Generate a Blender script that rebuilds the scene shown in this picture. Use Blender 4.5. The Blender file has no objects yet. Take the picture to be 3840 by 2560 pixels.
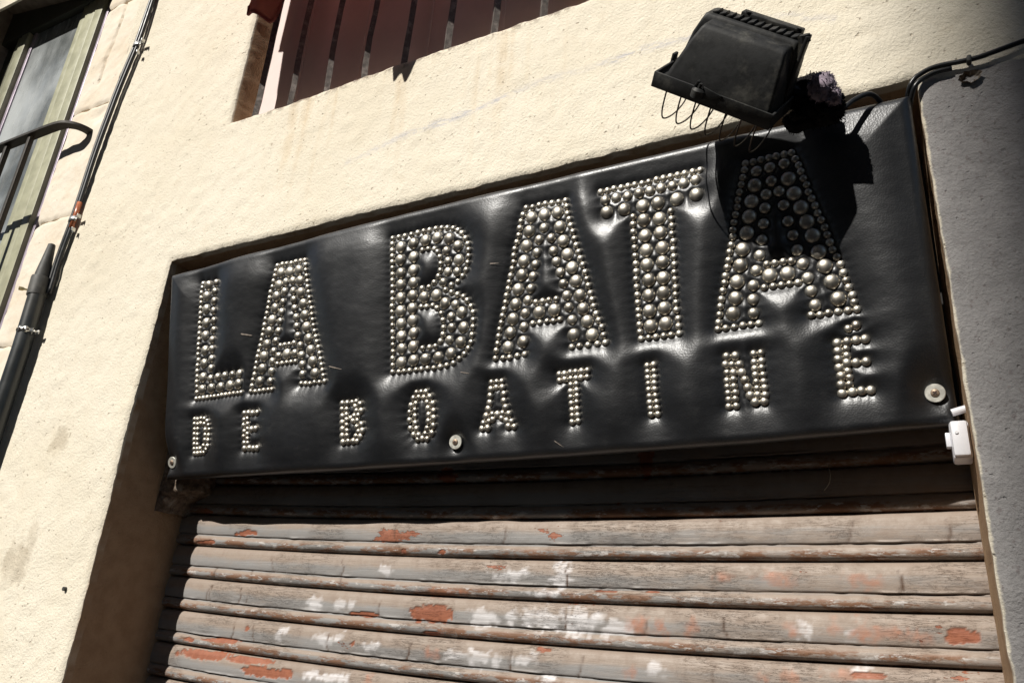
import bpy, bmesh, math, random
import numpy as np
from mathutils import Vector, Matrix, kdtree
R = math.radians
scene = bpy.context.scene
COL = scene.collection
random.seed(7)
rng = np.random.default_rng(7)

# ------------------------------------------------------------------ camera, sky, sun, exposure
cam_d = bpy.data.cameras.new('camera')
cam = bpy.data.objects.new('camera', cam_d)
COL.objects.link(cam)
cam.matrix_world = Matrix(((0.88294, 0.11949, 0.45403, 1.30663),
                           (0.46477, -0.35933, -0.80924, -0.89066),
                           (0.06645, 0.92553, -0.37280, 1.65684),
                           (0, 0, 0, 1)))
cam_d.sensor_width = 36
cam_d.lens = 27.235
cam_d.clip_start = 0.02
cam_d.clip_end = 500
scene.camera = cam

SUN = Vector((-0.31, -1.0, 0.82)).normalized()          # towards the sun
world = bpy.data.worlds.new('World')
scene.world = world
world.use_nodes = True
wn = world.node_tree
bg = wn.nodes['Background']
sky = wn.nodes.new('ShaderNodeTexSky')
sky.sky_type = 'NISHITA'
sky.sun_disc = False
sky.sun_elevation = math.asin(SUN.z)
sky.sun_rotation = math.atan2(SUN.x, SUN.y)
wn.links.new(sky.outputs[0], bg.inputs[0])
bg.inputs[1].default_value = 0.053
sd = bpy.data.lights.new('sun', 'SUN')
sd.energy = 5.0
sd.angle = R(0.53)
sd.color = (1.0, 0.955, 0.88)
so = bpy.data.objects.new('sun', sd)
so.rotation_euler = SUN.to_track_quat('Z', 'Y').to_euler()
so.location = (-3, -8, 9)
COL.objects.link(so)
scene.view_settings.view_transform = 'Standard'
scene.view_settings.look = 'None'
scene.view_settings.exposure = 0.16
scene.view_settings.gamma = 1
scene.render.engine = 'CYCLES'

# ------------------------------------------------------------------ helpers
def fin(o, label=None, cat=None, group=None, kind=None):
    for k, v in (('label', label), ('category', cat), ('group', group), ('kind', kind)):
        if v: o[k] = v
    return o

def link(name, me, parent=None, loc=None):
    o = bpy.data.objects.new(name, me)
    COL.objects.link(o)
    if parent is not None: o.parent = parent
    if loc is not None: o.location = loc
    return o

def empty(name, loc, rot=(0, 0, 0)):
    o = link(name, None, None, loc)
    o.rotation_euler = rot
    o.empty_display_size = 0.05
    return o

def pydata(name, v, f, mat, smooth=True, sharp=None):
    me = bpy.data.meshes.new(name)
    me.from_pydata([tuple(p) for p in v], [], f)
    me.materials.append(mat)
    if smooth:
        me.polygons.foreach_set('use_smooth', [True] * len(me.polygons))
        if sharp: me.set_sharp_from_angle(angle=R(sharp))
    me.update()
    return me

def npmesh(name, V, F, mat, smooth=True, sharp=None):
    """V (n,3) array, F (m,4) quad array"""
    me = bpy.data.meshes.new(name)
    n, m = len(V), len(F)
    me.vertices.add(n); me.vertices.foreach_set('co', np.asarray(V, np.float32).ravel())
    me.loops.add(m * 4); me.loops.foreach_set('vertex_index', np.asarray(F, np.int32).ravel())
    me.polygons.add(m)
    me.polygons.foreach_set('loop_start', np.arange(0, m * 4, 4, dtype=np.int32))
    me.update(calc_edges=True)
    if smooth:
        me.polygons.foreach_set('use_smooth', np.ones(m, bool))
        if sharp: me.set_sharp_from_angle(angle=R(sharp))
    me.materials.append(mat)
    me.validate()
    return me

def grid_faces(ni, nj):
    """quads for an ni x nj vertex grid, index i*nj+j"""
    i, j = np.meshgrid(np.arange(ni - 1), np.arange(nj - 1), indexing='ij')
    a = (i * nj + j).ravel()
    return np.stack([a, a + nj, a + nj + 1, a + 1], 1)

def bmd(name, bm, mat, smooth=True, sharp=35):
    me = bpy.data.meshes.new(name)
    bmesh.ops.recalc_face_normals(bm, faces=bm.faces)
    bm.to_mesh(me); bm.free()
    me.materials.append(mat)
    if smooth:
        me.polygons.foreach_set('use_smooth', [True] * len(me.polygons))
        if sharp: me.set_sharp_from_angle(angle=R(sharp))
    return me

def box(bm, c, s, rot=None, bev=0.0):
    """box with centre c and full size s"""
    r = bmesh.ops.create_cube(bm, size=1.0)
    vs = r['verts']
    M = Matrix.Translation(c) @ (rot.to_4x4() if rot else Matrix()) @ Matrix.Diagonal((*s, 1))
    bmesh.ops.transform(bm, matrix=M, verts=vs)
    if bev:
        es = list({e for v in vs for e in v.link_edges})
        bmesh.ops.bevel(bm, geom=es, offset=bev, segments=2, profile=0.5, affect='EDGES')

def tube(bm, pts, r, n=10, caps=True, sx=1.0):
    """tube along points; r number or list"""
    pts = [Vector(p) for p in pts]
    rs = r if isinstance(r, (list, tuple)) else [r] * len(pts)
    ref = None
    rings = []
    for i, p in enumerate(pts):
        t = (pts[min(i + 1, len(pts) - 1)] - pts[max(i - 1, 0)]).normalized()
        if ref is None:
            ref = Vector((0, 0, 1)) if abs(t.z) < .9 else Vector((1, 0, 0))
        u = (ref - t * ref.dot(t)).normalized(); ref = u
        w = t.cross(u)
        rings.append([bm.verts.new(p + (u * math.cos(a) * sx + w * math.sin(a)) * rs[i])
                      for a in [2 * math.pi * k / n for k in range(n)]])
    for a, b in zip(rings, rings[1:]):
        for k in range(n):
            bm.faces.new((a[k], a[(k + 1) % n], b[(k + 1) % n], b[k]))
    if caps:
        bm.faces.new(rings[0][::-1]); bm.faces.new(rings[-1])

def spline(pts, n):
    """Catmull-Rom through pts, n samples per span"""
    P = [Vector(p) for p in pts]
    P = [P[0] * 2 - P[1]] + P + [P[-1] * 2 - P[-2]]
    out = []
    for i in range(1, len(P) - 2):
        for k in range(n):
            t = k / n
            a, b, c, d = P[i - 1:i + 3]
            out.append(0.5 * ((2 * b) + (c - a) * t + (2 * a - 5 * b + 4 * c - d) * t * t + (3 * b - a - 3 * c + d) * t ** 3))
    out.append(P[-2])
    return out

def vnoise(x, y, scale, seed):
    """smooth value noise in [-1,1] at points x,y (arrays), cells of size scale"""
    g = np.random.default_rng(seed).uniform(-1, 1, (256, 256))
    fx, fy = x / scale + 1000.0, y / scale + 1000.0
    ix, iy = np.floor(fx).astype(int), np.floor(fy).astype(int)
    tx, ty = fx - ix, fy - iy
    tx, ty = tx * tx * (3 - 2 * tx), ty * ty * (3 - 2 * ty)
    G = lambda a, b: g[a % 256, b % 256]
    return (G(ix, iy) * (1 - tx) * (1 - ty) + G(ix + 1, iy) * tx * (1 - ty)
            + G(ix, iy + 1) * (1 - tx) * ty + G(ix + 1, iy + 1) * tx * ty)

# ------------------------------------------------------------------ material helpers
class NT:
    def __init__(s, name, rough=0.6, metal=0.0, spec=0.5):
        s.m = bpy.data.materials.new(name); s.m.use_nodes = True
        s.t = s.m.node_tree; s.b = s.t.nodes['Principled BSDF']
        s.b.inputs['Roughness'].default_value = rough
        s.b.inputs['Metallic'].default_value = metal
        s.b.inputs['Specular IOR Level'].default_value = spec
        s.pos = s.t.nodes.new('ShaderNodeNewGeometry').outputs['Position']
    def put(s, sock, v):
        if hasattr(v, 'is_output'): s.t.links.new(v, sock)
        elif isinstance(v, (int, float)): sock.default_value = v
        else:
            v = tuple(v)
            sock.default_value = v + (1,) if len(v) == 3 and len(sock.default_value) == 4 else v
    def vec(s, scale, loc=(0, 0, 0), src=None):
        n = s.t.nodes.new('ShaderNodeMapping'); n.inputs['Scale'].default_value = scale
        n.inputs['Location'].default_value = loc
        s.t.links.new(src or s.pos, n.inputs[0]); return n.outputs[0]
    def noise(s, scale, detail=4, rough=0.55, vec=None, dist=0.0):
        n = s.t.nodes.new('ShaderNodeTexNoise'); n.inputs['Scale'].default_value = scale
        n.inputs['Detail'].default_value = detail; n.inputs['Roughness'].default_value = rough
        n.inputs['Distortion'].default_value = dist
        s.t.links.new(vec or s.pos, n.inputs['Vector']); return n.outputs['Fac']
    def voro(s, scale, vec=None, feature='F1', out='Distance', rand=1.0):
        n = s.t.nodes.new('ShaderNodeTexVoronoi'); n.feature = feature
        n.inputs['Scale'].default_value = scale; n.inputs['Randomness'].default_value = rand
        s.t.links.new(vec or s.pos, n.inputs['Vector']); return n.outputs[out]
    def ramp(s, v, a, b, lo=0.0, hi=1.0):
        n = s.t.nodes.new('ShaderNodeMapRange'); n.interpolation_type = 'SMOOTHSTEP'
        s.put(n.inputs[0], v)
        for i, x in ((1, a), (2, b), (3, lo), (4, hi)): n.inputs[i].default_value = x
        return n.outputs[0]
    def math(s, op, a, b=0.0, clamp=False):
        n = s.t.nodes.new('ShaderNodeMath'); n.operation = op; n.use_clamp = clamp
        s.put(n.inputs[0], a); s.put(n.inputs[1], b); return n.outputs[0]
    def mix(s, f, a, b, mode='MIX'):
        n = s.t.nodes.new('ShaderNodeMix'); n.data_type = 'RGBA'; n.blend_type = mode
        s.put(n.inputs[0], f); s.put(n.inputs[6], a); s.put(n.inputs[7], b); return n.outputs[2]
    def xyz(s):
        n = s.t.nodes.new('ShaderNodeSeparateXYZ'); s.t.links.new(s.pos, n.inputs[0])
        return n.outputs
    def attr(s, name):
        n = s.t.nodes.new('ShaderNodeAttribute'); n.attribute_name = name
        return n.outputs
    def color(s, c): s.put(s.b.inputs['Base Color'], c); return s
    def rough(s, v): s.put(s.b.inputs['Roughness'], v); return s
    def bump(s, h, dist, strength=1.0):
        n = s.t.nodes.new('ShaderNodeBump'); n.inputs['Distance'].default_value = dist
        n.inputs['Strength'].default_value = strength
        s.put(n.inputs['Height'], h)
        prev = s.b.inputs['Normal'].links
        if prev: s.t.links.new(prev[0].from_socket, n.inputs['Normal'])
        s.t.links.new(n.outputs[0], s.b.inputs['Normal']); return s

# ------------------------------------------------------------------ materials
def m_stucco():
    t = NT('stucco', 0.92, spec=0.2)
    x, y, z = t.xyz()[:3]
    n1 = t.noise(3.5, 5); n2 = t.noise(38, 4); fine = t.noise(430, 3, 0.65)
    base = t.mix(t.ramp(n1, .3, .7), (0.74, 0.675, 0.545), (0.80, 0.74, 0.62))
    base = t.mix(t.ramp(n2, .52, .75, 0, .28), base, (0.64, 0.55, 0.41))
    # rust-brown drips under the barred window
    col = t.noise(22, 3, .6, t.vec((1, 0.2, 0.06)))
    under = t.math('MULTIPLY', t.ramp(z, 2.30, 2.66), t.ramp(z, 2.672, 2.664))
    inx = t.math('MULTIPLY', t.ramp(x, .16, .3), t.ramp(x, .98, .8))
    f = t.math('MULTIPLY', t.math('MULTIPLY', under, inx), t.ramp(col, .50, .70, 0, .32))
    f = t.math('MULTIPLY', f, t.ramp(n2, .3, .55, .35, 1))
    base = t.mix(f, base, (0.52, 0.33, 0.13))
    # dark pits and grime specks
    sp = t.noise(120, 2, .5, t.vec((1, 1, 1), (3, 1, 7)))
    base = t.mix(t.ramp(sp, .66, .75, 0, .5), base, (0.30, 0.22, 0.14))
    sm = t.math('MULTIPLY', t.attr('smear')['Fac'], t.ramp(t.noise(60, 5, .75, t.vec((.6, 1, 1.6))), .40, .58))
    base = t.mix(t.math('MULTIPLY', sm, .75), base, (0.47, 0.47, 0.52))
    # damp smears low on the left
    for cx, cz, rx, rz, s in ((-.20, 1.985, .035, .035, 0.45), (-.215, 1.75, .05, .05, .45), (-.19, 1.80, .02, .03, .3)):
        dx = t.math('DIVIDE', t.math('SUBTRACT', x, cx), rx); dz = t.math('DIVIDE', t.math('SUBTRACT', z, cz), rz)
        d = t.math('ADD', t.math('MULTIPLY', dx, dx), t.math('MULTIPLY', dz, dz))
        d = t.math('ADD', d, t.math('MULTIPLY', t.math('SUBTRACT', n2, .5), 3.2))
        base = t.mix(t.ramp(d, 1.1, .1, 0, s), base, (0.36, 0.29, 0.20))
    # grey paint over the pier to the right of the shutter
    wob = t.math('MULTIPLY', t.math('SUBTRACT', t.noise(28, 5, .65), .5), .022)
    wob2 = t.math('MULTIPLY', t.math('SUBTRACT', t.noise(90, 4, .7), .5), .012)
    gx = t.ramp(t.math('ADD', x, t.math('ADD', t.math('MULTIPLY', wob, .3), t.math('MULTIPLY', wob2, .35))), 1.3525, 1.3555)
    gz = t.ramp(t.math('ADD', z, wob), 2.342, 2.337)
    front = t.ramp(y, .012, .008)
    g = t.math('MULTIPLY', t.math('MULTIPLY', gx, gz), front)
    grey = t.mix(t.ramp(n2, .35, .7), (0.30, 0.288, 0.285), (0.36, 0.346, 0.342))
    grey = t.mix(t.ramp(t.noise(150, 4, .65), .57, .67, 0, .5), grey, (0.17, 0.135, 0.13))
    base = t.mix(g, base, grey)
    # mortar brown inside the openings, with the reveals' shade put into the colour
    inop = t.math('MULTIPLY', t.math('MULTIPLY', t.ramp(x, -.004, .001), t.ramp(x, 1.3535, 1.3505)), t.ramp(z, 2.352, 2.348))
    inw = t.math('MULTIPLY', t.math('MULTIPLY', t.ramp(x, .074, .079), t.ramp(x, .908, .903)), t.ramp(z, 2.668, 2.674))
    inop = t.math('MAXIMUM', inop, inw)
    sill = t.math('MULTIPLY', t.math('MULTIPLY', t.ramp(z, 2.646, 2.662), t.ramp(z, 2.671, 2.667)), t.math('MULTIPLY', t.ramp(x, .08, .14), t.ramp(x, .9, .86)))
    base = t.mix(t.math('MULTIPLY', sill, t.ramp(t.noise(55, 5, .7), .44, .60, 0, .8)), base, (0.20, 0.16, 0.125))
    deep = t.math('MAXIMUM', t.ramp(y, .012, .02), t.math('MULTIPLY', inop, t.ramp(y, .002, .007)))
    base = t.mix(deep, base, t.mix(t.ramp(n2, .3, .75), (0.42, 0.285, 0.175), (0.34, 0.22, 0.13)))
    t.color(base)
    h = t.math('ADD', t.math('MULTIPLY', t.noise(190, 5, .64), 1.0), t.math('MULTIPLY', fine, .45))
    h = t.math('SUBTRACT', h, t.ramp(sp, .66, .76, 0, .5))
    t.bump(h, 0.0024, 1.0)
    return t.m

def m_stone():
    t = NT('smooth_render', 0.85, spec=0.25)
    n1 = t.noise(9, 6, .65); n2 = t.noise(60, 4)
    c = t.mix(t.ramp(n1, .3, .68), (0.70, 0.60, 0.47), (0.78, 0.715, 0.61))
    c = t.mix(t.ramp(n1, .60, .72, 0, .35), c, (0.74, 0.56, 0.35))
    c = t.mix(t.ramp(t.noise(14, 6, .7, t.vec((1, 1, 1), (9, 2, 4))), .60, .72, 0, .65), c, (0.36, 0.31, 0.27))
    c = t.mix(t.ramp(n2, .66, .74, 0, .6), c, (0.25, 0.2, 0.16))
    t.color(c); t.bump(t.math('ADD', n1, t.math('MULTIPLY', n2, .3)), .006, .7)
    return t.m

def m_leather():
    t = NT('black_leather', 0.38, spec=0.6)
    o = t.t.nodes.new('ShaderNodeTexCoord').outputs['Object']
    big = t.noise(5, 4, .6, o)
    c = t.mix(t.ramp(big, .3, .7), (0.0045, 0.005, 0.0062), (0.0075, 0.008, 0.0098))
    dust = t.noise(30, 6, .7, t.vec((1, 1.6, 1), src=o))
    c = t.mix(t.ramp(dust, .55, .8, 0, .16), c, (0.09, 0.085, 0.08))
    t.color(c)
    t.rough(t.math('ADD', t.ramp(dust, .3, .7, .34, .42), t.ramp(big, .3, .7, -.02, .04)))
    t.b.inputs['Coat Weight'].default_value = .45; t.b.inputs['Coat Roughness'].default_value = .52; t.b.inputs['Coat IOR'].default_value = 1.5
    t.b.inputs['Coat Tint'].default_value = (.92, .95, 1, 1)
    crease = t.noise(70, 5, .62, t.vec((1, 2.6, 1), src=o), 1.2)
    grain = t.voro(430, t.vec((1, 1, .6), src=o))
    t.bump(crease, .00025, .35)
    t.bump(grain, .0004, .4)
    return t.m

def m_nickel():
    t = NT('aged_nickel', 0.42, 1.0)
    ob = t.t.nodes.new('ShaderNodeObjectInfo').outputs['Random']
    isl = t.t.nodes.new('ShaderNodeNewGeometry').outputs['Random Per Island']
    ob = t.math('FRACT', t.math('ADD', ob, isl))
    n = t.noise(55, 3)
    c = t.mix(t.ramp(ob, 0, 1), (0.45, 0.42, 0.365), (0.64, 0.605, 0.535))
    c = t.mix(t.ramp(n, .45, .75, 0, .5), c, (0.38, 0.32, 0.26))
    t.color(c); t.rough(t.math('ADD', t.ramp(t.noise(220, 4), .3, .7, .37, .45), t.math('MULTIPLY', ob, .07)))
    return t.m

def m_slat():
    t = NT('peeling_slat_paint', 0.55, spec=0.28)
    P = t.attr('paint')
    sep = t.t.nodes.new('ShaderNodeSeparateColor'); t.t.links.new(P['Color'], sep.inputs[0])
    white, orange, primer = sep.outputs[0], sep.outputs[1], sep.outputs[2]
    prof = t.attr('prof')
    sp2 = t.t.nodes.new('ShaderNodeSeparateColor'); t.t.links.new(prof['Color'], sp2.inputs[0])
    dust, crack, bead = sp2.outputs[0], sp2.outputs[1], sp2.outputs[2]
    streak = t.noise(5, 7, .68, t.vec((1.2, 1, 26)))
    n1 = t.noise(6, 5); n2 = t.noise(48, 5, .65)
    x = t.xyz()[0]
    paint = t.mix(t.ramp(n1, .35, .65), (0.285, 0.277, 0.272), (0.235, 0.222, 0.213))
    paint = t.mix(t.ramp(streak, .64, .80, 0, .2), paint, (0.22, 0.175, 0.14))
    flk = t.noise(13, 7, .74, t.vec((1.1, 1, 5), (2, 0, 6)))
    tan = t.mix(t.ramp(n2, .4, .7), (0.312, 0.252, 0.209), (0.275, 0.215, 0.175))
    right = t.ramp(x, .75, 1.2, 0, .30)
    c = t.mix(t.ramp(t.math('ADD', t.math('MAXIMUM', t.math('MULTIPLY', dust, 1.0), right), t.math('MULTIPLY', t.math('SUBTRACT', flk, .5), 1.0)), -.05, .50), paint, tan)
    c = t.mix(t.ramp(t.noise(17, 7, .75, t.vec((1, 1, 7), (7, 0, 1))), .62, .68, 0, .22), c, (0.22, 0.15, 0.11))
    # rust and flakes on the small bead of each slat
    fl = t.noise(26, 6, .72, t.vec((.7, 1, 2.6)))
    c = t.mix(t.math('MULTIPLY', bead, t.ramp(fl, .46, .56, 0, .9)), c, (0.20, 0.10, 0.055))
    c = t.mix(t.math('MULTIPLY', bead, t.ramp(t.noise(60, 4, .7, t.vec((.6, 1, 2))), .57, .62, 0, .85)), c, (0.50, 0.47, 0.45))
    c = t.mix(t.math('MULTIPLY', white, t.ramp(streak, .30, .60, 1.0, .35)), c, (0.74, 0.72, 0.73))
    c = t.mix(t.math('MULTIPLY', orange, t.ramp(n2, .3, .6, .85, .45)), c, (0.40, 0.175, 0.105))
    bare = t.math('MAXIMUM', primer, t.ramp(t.noise(8, 6, .68, t.vec((.8, 1, 2.4), (4, 0, 2))), .665, .675, 0, .95))
    c = t.mix(bare, c, t.mix(t.ramp(n2, .35, .7), (0.33, 0.125, 0.072), (0.25, 0.088, 0.05)))
    hair = t.noise(11, 8, .78, t.vec((1.6, 1, 17), (1, 3, 5)), .6)
    hl = t.math('MULTIPLY', t.ramp(t.math('ABSOLUTE', t.math('SUBTRACT', hair, .5)), .010, .003), t.ramp(n1, .44, .60))
    c = t.mix(t.math('MULTIPLY', hl, .24), c, (0.085, 0.05, 0.035))
    c = t.mix(crack, c, (0.10, 0.06, 0.04))
    t.color(c)
    t.rough(t.ramp(n2, .3, .7, .42, .62))
    h = t.math('ADD', t.math('MULTIPLY', streak, .55), t.math('MULTIPLY', n2, .5))
    h = t.math('SUBTRACT', h, t.math('MULTIPLY', bare, .55))
    h = t.math('SUBTRACT', h, t.math('MULTIPLY', hl, .25))
    t.bump(h, .0022, .8)
    return t.m

def simple(name, c, rough=.6, metal=0., spec=.5, var=.25, scale=40, bump=0., c2=None, amt=.5, th=(.5, .7)):
    t = NT(name, rough, metal, spec)
    n = t.noise(scale, 5, .62)
    lo = tuple(v * (1 - var) for v in c); hi = tuple(min(1, v * (1 + var)) for v in c)
    k = t.mix(t.ramp(n, .3, .7), lo, hi)
    if c2: k = t.mix(t.ramp(t.noise(scale * .45, 6, .7, t.vec((1, 1, 1), (5, 3, 8))), th[0], th[1], 0, amt), k, c2)
    t.color(k)
    t.rough(t.ramp(n, .3, .7, max(.05, rough - .07), min(1, rough + .07)))
    if bump: t.bump(n, bump, .8)
    return t.m

M = {}
M['stucco'] = m_stucco(); M['stone'] = m_stone(); M['leather'] = m_leather(); M['nickel'] = m_nickel(); M['slat'] = m_slat()
M['dark'] = simple('dark_interior', (0.02, 0.018, 0.016), .9)
M['lamp'] = simple('weathered_black_metal', (0.018, 0.0185, 0.019), .62, 0, .35, .35, 60, .0006, (0.13, 0.125, 0.11), .7, (.5, .78))
M['wire'] = simple('rusty_wire', (0.045, 0.03, 0.022), .6, .3)
M['rag'] = simple('frayed_black_cloth', (0.012, 0.011, 0.012), .95, 0, .1, .4, 120)
M['rag2'] = simple('frayed_mauve_cloth', (0.24, 0.20, 0.24), .9, 0, .2, .5, 160)
M['rubber'] = simple('black_cable', (0.016, 0.017, 0.019), .38, 0, .5, .3, 40)
M['pipe'] = simple('black_plastic_pipe', (0.022, 0.026, 0.028), .42, 0, .5, .3, 12, .0004, (0.07, 0.068, 0.062), .5)
M['collar'] = simple('scuffed_grey_plastic', (0.055, 0.055, 0.052), .6, 0, .4, .3, 30, .0004, (0.13, 0.12, 0.10), .5)
M['zinc'] = simple('galvanised_steel', (0.58, 0.58, 0.56), .38, .9, .5, .2, 60)
M['washer'] = simple('dull_zinc_washer', (0.56, 0.55, 0.50), .5, .55, .5, .15, 150, 0, (0.30, 0.26, 0.2), .5, (.62, .72))
M['screw'] = simple('rusty_screw', (0.30, 0.22, 0.16), .5, .6, .5, .3, 300)
M['slot'] = simple('screw_slot', (0.05, 0.03, 0.025), .8)
M['brass'] = simple('brass_bolt', (0.50, 0.40, 0.20), .4, .9)
M['copper'] = simple('copper_tape', (0.46, 0.15, 0.07), .32, 0, .5, .25, 60)
M['olive'] = simple('olive_painted_frame', (0.37, 0.365, 0.255), .42, 0, .5, .10, 20, 0, (0.56, 0.54, 0.46), .8, (.70, .74))
M['olivedark'] = simple('dark_olive_frame', (0.055, 0.06, 0.045), .5, 0, .5, .2, 20)
M['lilac'] = simple('pale_metal_strip', (0.42, 0.36, 0.43), .35, .3, .5, .1, 20)
M['iron'] = simple('old_painted_iron', (0.12, 0.105, 0.095), .62, .2, .4, .35, 120, .0009, (0.30, 0.26, 0.24), .7, (.5, .64))
M['rail'] = simple('dusty_dark_iron', (0.034, 0.029, 0.024), .6, .2, .4, .4, 70, .0006, (0.15, 0.12, 0.09), .5, (.58, .74))
M['blind'] = simple('white_blind', (0.74, 0.62, 0.585), .7, 0, .3, .05, 15)
M['plastic'] = simple('white_plastic', (0.78, 0.78, 0.82), .32, 0, .5, .03, 30)
M['greywash'] = None
M['pavement'] = simple('pavement_slabs', (0.07, 0.064, 0.058), .85, 0, .3, .2, 6)
M['asphalt'] = simple('asphalt', (0.05, 0.05, 0.05), .9, 0, .3, .2, 8)
M['facade'] = simple('opposite_facade', (0.34, 0.24, 0.17), .9, 0, .2, .2, 1.5)
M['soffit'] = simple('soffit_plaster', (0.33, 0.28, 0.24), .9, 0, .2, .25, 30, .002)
M['spall'] = simple('broken_mortar', (0.16, 0.12, 0.09), .95, 0, .1, .5, 90, .004, (0.42, 0.38, 0.33), .8)

def m_glass():
    t = NT('dusty_window_glass', 0.12, spec=0.6)
    n = t.noise(3.2, 5, .6, t.vec((1, 1, .7))); st = t.noise(12, 5, .7, t.vec((2.2, 1, .5)))
    c = t.mix(t.ramp(n, .32, .68), (0.11, 0.12, 0.12), (0.50, 0.53, 0.54))
    c = t.mix(t.ramp(st, .5, .8, 0, .5), c, (0.32, 0.33, 0.33))
    t.color(c); t.rough(t.ramp(st, .3, .7, .12, .4))
    return t.m
M['glass'] = m_glass()

def m_cloth():
    t = NT('maroon_cloth', 0.85, spec=0.2)
    n = t.noise(300, 2); c = t.mix(t.ramp(n, .3, .7), (0.23, 0.062, 0.085), (0.30, 0.088, 0.115))
    t.color(c)
    tr = t.t.nodes.new('ShaderNodeBsdfTranslucent'); tr.inputs[0].default_value = (0.60, 0.36, 0.30, 1)
    mx = t.t.nodes.new('ShaderNodeMixShader'); mx.inputs[0].default_value = .6
    out = t.t.nodes['Material Output']
    t.t.links.new(t.b.outputs[0], mx.inputs[1]); t.t.links.new(tr.outputs[0], mx.inputs[2])
    t.t.links.new(mx.outputs[0], out.inputs[0])
    return t.m
M['cloth'] = m_cloth()

def m_smear():
    t = NT('blue_chalk_smear', 0.9, spec=0.2)
    t.color((0.47, 0.48, 0.53))
    a = t.math('MULTIPLY', t.ramp(t.noise(70, 5, .7), .44, .56), t.ramp(t.noise(9, 3), .33, .55, .3, .85))
    t.put(t.b.inputs['Alpha'], a)
    return t.m
M['smear'] = m_smear()

H = 2.35                      # top of the shop opening
OW = 1.352                    # its width
YS = 0.172                    # depth of the shutter behind the wall face

# ------------------------------------------------------------------ ground, street, houses across the square
def sheet(name, x0, x1, y0, y1, z, mat):
    o = link(name, pydata(name, [(x0, y0, z), (x1, y0, z), (x1, y1, z), (x0, y1, z)], [(0, 1, 2, 3)], mat, False))
    return fin(o, kind='structure')
sheet('ground', -150, 150, -150, 60, -0.13, M['asphalt'])
bm = bmesh.new()
box(bm, (0, -0.9, -0.062), (40, 1.9, 0.124), bev=.012)
fin(link('pavement', bmd('pavement', bm, M['pavement'])), kind='structure')

def house(name, x0, x1, y0, y1, h, label):
    bm = bmesh.new()
    box(bm, ((x0 + x1) / 2, (y0 + y1) / 2, h / 2 - .1), (x1 - x0, y1 - y0, h))
    box(bm, ((x0 + x1) / 2, y1 + .1, h - .25), (x1 - x0, .5, .3))
    o = fin(link(name, bmd(name, bm, M['facade'], False)), label, 'building', 'buildings across the street')
    bw = bmesh.new()
    z = 3.2
    while z < h - 2:
        x = x0 + 1.2
        while x < x1 - 1:
            box(bw, (x, y1 + .004, z + .8), (.9, .05, 1.7)); x += 2.4
        z += 3.3
    w = link('window', bmd('window', bw, M['glass'], False), o)
    w['kind'] = 'stuff'
    return o
house('building', -3.59, 16, -25, -16, 30, 'tall brown building across the street, facing the shop')
house('building', -7.0, -3.7, -25, -17, 12.4, 'unseen low brown building added to block the sky between the tall ones across the street')  # added out of view to cut sky fill, kept below the sun's path
house('building', -34, -6.75, -17.6, -16, 28, 'unseen tall brown building added to block the sky left of the gap the sun shines through')  # added out of view to shut out sky, leaving a slot for the sun

# ------------------------------------------------------------------ the facade the sign hangs on
facade = empty('building_facade', (0, 0, 0))
fin(facade, 'cream stucco building front above and beside the closed wooden shutter', 'building')

def axis(brk, fine, coarse):
    out = [brk[0][0]]
    for (a, _), (b, kind) in zip(brk, brk[1:]):
        n = max(1, int(math.ceil((b - a) / (fine if kind else coarse) - 1e-6)))
        out += list(np.linspace(a, b, n + 1)[1:])
    return np.array(out)
SX, SZ = 0.006, 0.006
WX0, WX1, WZ0, WZ1 = 0.08, 0.905, 2.665, 3.6       # barred window
LX0, LX1, LZ0, LZ1 = -1.36, -0.412, 0.9, 3.52      # window with the smooth jamb
xs = axis([(-9, 0), (LX0, 0), (-0.95, 0), (LX1, 1), (0, 1), (WX0, 1), (WX1, 1), (OW, 1), (1.56, 1), (9, 0)], SX, .3)
zs = axis([(-.1, 0), (LZ0, 0), (1.42, 0), (H, 1), (WZ0, 1), (3.3, 1), (LZ1, 0), (WZ1, 0), (6.4, 0)], SZ, .3)
nx, nz = len(xs), len(zs)
X, Z = np.meshgrid(xs, zs, indexing='ij')
holes = [(0, OW, -.1, H, 0.20), (WX0, WX1, WZ0, WZ1, 0.05), (LX0, LX1, LZ0, LZ1, 0.012)]
Yw = (0.0009 * vnoise(X, Z, .021, 1) + 0.0005 * vnoise(X, Z, .0085, 2) + 0.003 * vnoise(X, Z, .25, 3)
      + 0.0005 * vnoise(X, Z, .05, 4))
JX = 0.0013 * vnoise(X, Z, .022, 5) + .0008 * vnoise(X, Z, .009, 6)
JZ = 0.0013 * vnoise(X, Z, .024, 7) + .0008 * vnoise(X, Z, .009, 8)
V = np.stack([X, Yw, Z], -1)
edge_idx = []
cell = np.ones((nx - 1, nz - 1), bool)
ix = lambda v: int(np.argmin(abs(xs - v))); iz = lambda v: int(np.argmin(abs(zs - v)))
loops = []
for hi, (a, b, c, d, dep) in enumerate(holes):
    i0, i1, j0, j1 = ix(a), ix(b), iz(c), iz(d)
    cell[i0:i1, j0:j1] = False
    lp = ([(i0, j) for j in range(j0, j1)] + [(i, j1) for i in range(i0, i1)]
          + [(i1, j) for j in range(j1, j0, -1)] + ([] if c < 0 else [(i, j0) for i in range(i1, i0, -1)]))
    if c < 0: lp.append((i1, j0))
    k = 1.0 if hi != 2 else 2.6
    for i, j in lp:
        V[i, j] += (JX[i, j] * k, 0.0035, JZ[i, j] * k)
    loops.append((lp, dep, c >= 0, hi))
F = grid_faces(nx, nz)[cell.ravel()]
Vf = V.reshape(-1, 3)
extraV, extraF = [], []
base = len(Vf)
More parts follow.
